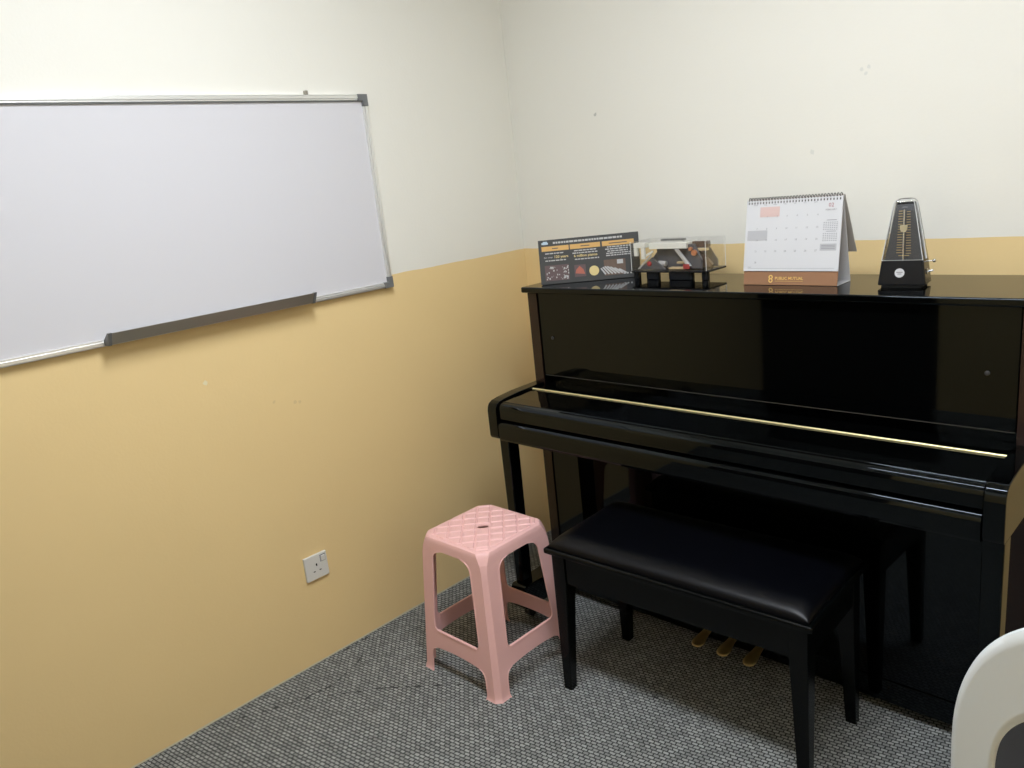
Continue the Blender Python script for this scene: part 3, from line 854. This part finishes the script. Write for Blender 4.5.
# ------------------------------------------------------------------ metronome
mt = thing('metronome', 'black pyramid metronome with clear front cover near the right end of the piano lid', 'metronome', (1.549, -.262, LZ), math.radians(6))
def fr(*secs, r=.008):
    """rings of a tapering body from (z, half width, half depth, y shift)"""
    return [[(p[0], p[1]+dy, z) for p in rrect(-w, w, -d_, d_, min(r, w*.6, d_*.6), 4)] for z, w, d_, dy in secs]
MBH = .066                                   # height of the base
obj('foot_plate', loft(new(), fr((.0004, .048, .031, 0), (.006, .048, .031, 0))), M['rubber'], mt)
obj('base', loft(new(), fr((.0064, .0545, .0350, 0), (.0090, .0550, .0355, 0), (MBH, .0480, .0305, 0), r=.007)), M['metro_black'], mt)
# upright case behind the scale, leaning in towards the top
obj('case', loft(new(), fr((MBH+.0002, .0455, .0170, .0130), (.198, .0212, .0110, .0080), (.2050, .0198, .0100, .0080), r=.006)), M['metro_black'], mt)
SHM = Matrix.Translation((0, -.0135, 0)) @ Matrix(((1, 0, 0, 0), (0, 1, .0400, 0), (0, 0, 1, 0), (0, 0, 0, 1)))
bm = new()
prism(bm, [(-.0430, MBH+.001), (.0430, MBH+.001), (.0196, .200), (-.0196, .200)], 'y', -.0012, .0012, 0, 1, SHM)
SPm = [(bm, M['metro_face'])]
bm = new()
for k in range(17):
    z = .083+k*.0063
    w = .0150-(.0035*k/16)
    box(bm, -w-.002, -.0045, -.0017, -.0011, z, z+.0014, 0, 1, SHM); box(bm, .0045, w+.001, -.0017, -.0011, z-.002, z-.0007, 0, 1, SHM)
box(bm, -.012, .012, -.0017, -.0011, .0755, .0772, 0, 1, SHM)
SPm.append((bm, M['gold_scale']))
bm = new(); box(bm, -.006, .006, -.0017, -.0011, .1925, .1945, 0, 1, SHM)
SPm.append((bm, M['print_grey'])); obj_multi('scale_plate', SPm, mt, smooth=20)
bm = new(); box(bm, -.0016, .0016, -.0080, -.0068, MBH-.002, .188, 0, 1, SHM)
pe = obj('pendulum', bm, M['steel'], mt)
bm = new(); prism(bm, [(-.0080, .151), (.0080, .151), (.0080, .141), (.0045, .1345), (-.0045, .1345), (-.0080, .141)], 'y', -.0120, -.0065, .0006, 1, SHM)
obj('weight', bm, mat('pale_gold_weight', (.86, .76, .50, 1), .3, metal=.2), pe)
# clear front cover: a thin hood standing on the base
cv_ = [(MBH+.0006, .0478, .0298, -.0005), (.195, .0262, .0208, .0005), (.2050, .0236, .0188, .0005), (.2110, .0200, .0160, .0005), (.2140, .0145, .0115, .0005), (.2150, .0080, .0060, .0005)]
cv = obj('front_cover', loft(new(), fr(*cv_, r=.005)), M['smoke_clear'], mt); cv['label'] = 'clear plastic front cover'
bm = new()
for s_ in (-1, 1):
    tube(bm, [(s_*(w-.0012), dy-d_+.0012, z) for z, w, d_, dy in cv_[:4]], [.0011, .0011, .0010, .0008], 6)
tube(bm, [(-.0190, -.0150, .2112), (.0190, -.0150, .2112)], .0009, 6); tube(bm, [(-.0470, -.0295, MBH+.0012), (.0470, -.0295, MBH+.0012)], .0009, 6)
obj('cover_edge_highlight', bm, mat('pale_edge_highlight', (.62, .63, .63, 1), .2), cv)  # pale opaque tubes standing for the highlights along the cover's edges
bm = new(); tube(bm, [(.0478, .000, MBH+.0006), (.0245, .001, .205)], [.0026, .0020], 6)
obj('cover_side_highlight', bm, bpy.data.materials['pale_edge_highlight'], cv)  # broader pale tube for the highlight down the cover's right side
# a round white sticker lying on the sloped base front
a_ = math.atan2(.0050, MBH-.009)
zs_ = .0365
STM = Matrix.Translation((-.004, -.0355+.0050*(zs_-.009)/(MBH-.009)-.0002, zs_)) @ Matrix.Rotation(-a_, 4, 'X')
bm = new(); tube(bm, [(0, .0002, 0), (0, -.0007, 0)], .0112, 28, STM)
skm = [(bm, M['paper'])]
bm = new(); box(bm, -.0070, .0070, -.0010, -.0006, .0006, .0026, 0, 1, STM); box(bm, -.0045, .0045, -.0010, -.0006, -.0034, -.0016, 0, 1, STM)
skm.append((bm, M['print_grey'])); obj_multi('round_sticker', skm, mt, smooth=20)
bm = new(); tube(bm, [(.0440, -.002, .0600), (.0640, -.002, .0610)], .0013, 8); ball(bm, (.0665, -.002, .0612), .0042)
obj('winding_knob', bm, M['steel'], mt)
bm = new(); tube(bm, [(.0480, -.012, .0370), (.0600, -.012, .0370)], .0016, 8); box(bm, .0520, .0550, -.0150, -.0090, .0305, .0435, .001, 1); tube(bm, [(.058, -.012, .038), (.0670, -.012, .0395)], [.0030, .0022], 8)
obj('winding_key', bm, M['steel'], mt)

# ------------------------------------------------------------------ white plastic chair at the right front
ch = thing('plastic_chair', 'white plastic chair with rounded back, in the near right corner', 'chair', (2.150, -1.00, 0))
CO = (2.150, -1.00, 0)
CX, CYB = 2.147, -1.200
def back_pt(u, z, off):
    """back sheet: curved across and leaning away from the seat"""
    return (CX+u, CYB+.030*(1-(u/.21)**2)*-1 + .030 - .12*(z-.62)*.35 + off, z)
import math as _m
def outline_back(n=64):
    """outer edge from the lower left over the top to the lower right, and the arched opening"""
    o, i = [], []
    for k in range(n+1):
        t_ = PI*(1-k/n)
        c_, s_ = math.cos(t_), math.sin(t_)
        o.append((.212*math.copysign(abs(c_)**.86, c_), .590+.291*abs(s_)**.86))
        i.append((.150*math.copysign(abs(c_)**.80, c_), .575+.160*abs(s_)**.80))
    return o, i
oo, ii = outline_back()
oo = [(-.212, .40), (-.212, .50)]+oo+[(.212, .50), (.212, .40)]
ii = [(-.165, .40), (-.162, .50)]+ii+[(.162, .50), (.165, .40)]
bm = bmesh.new()
def sect(o, i):
    """rounded cross-section between an outer and an inner edge point"""
    pts = []
    w = Vector((i[0]-o[0], i[1]-o[1])); 
    prof_ = [(0.0, .004), (.0, -.004), (.06, -.0085), (.14, -.010), (.5, -.008), (.86, -.010), (.94, -.0085), (1.0, -.004), (1.0, .004), (.94, .0085), (.5, .006), (.06, .0085)]
    for s_, y_ in prof_:
        p = Vector(o)+w*s_
        pts.append(back_pt(p.x, p.y, y_))
    return pts
loft(bm, [sect(a, b_) for a, b_ in zip(oo, ii)])
obj('backrest', bm, M['chair_plastic'], ch, CO, smooth=50)
bm = new(); prism(bm, rrect(CX-.215, CX+.215, -1.215, -.775, .06, 6), 'z', .425, .452, .010, 3)
obj('seat', bm, M['chair_plastic'], ch, CO)
bm = new(); prism(bm, rrect(CX-.190, CX+.190, -1.150, -.795, .05, 6), 'z', .4525, .492, .014, 3)
o = obj('seat_pad', bm, mat('black_fabric_pad', (.005, .005, .0055, 1), .7, bump=.3, bscale=400), ch, CO); o['label'] = 'black seat pad'
for sx_ in (-1, 1):
    for yy, dy in ((-1.185, -.03), (-.805, .02)):
        bm = new(); loft(bm, [[(p[0], p[1], z) for p in rrect(CX+sx_*xx-w, CX+sx_*xx+w, yy+d_-w, yy+d_+w, .006, 3)] for z, xx, w, d_ in ((0, .205, .014, dy), (.20, .198, .017, dy*.5), (.4245, .188, .021, 0))])
        obj('leg', bm, M['chair_plastic'], ch, CO)
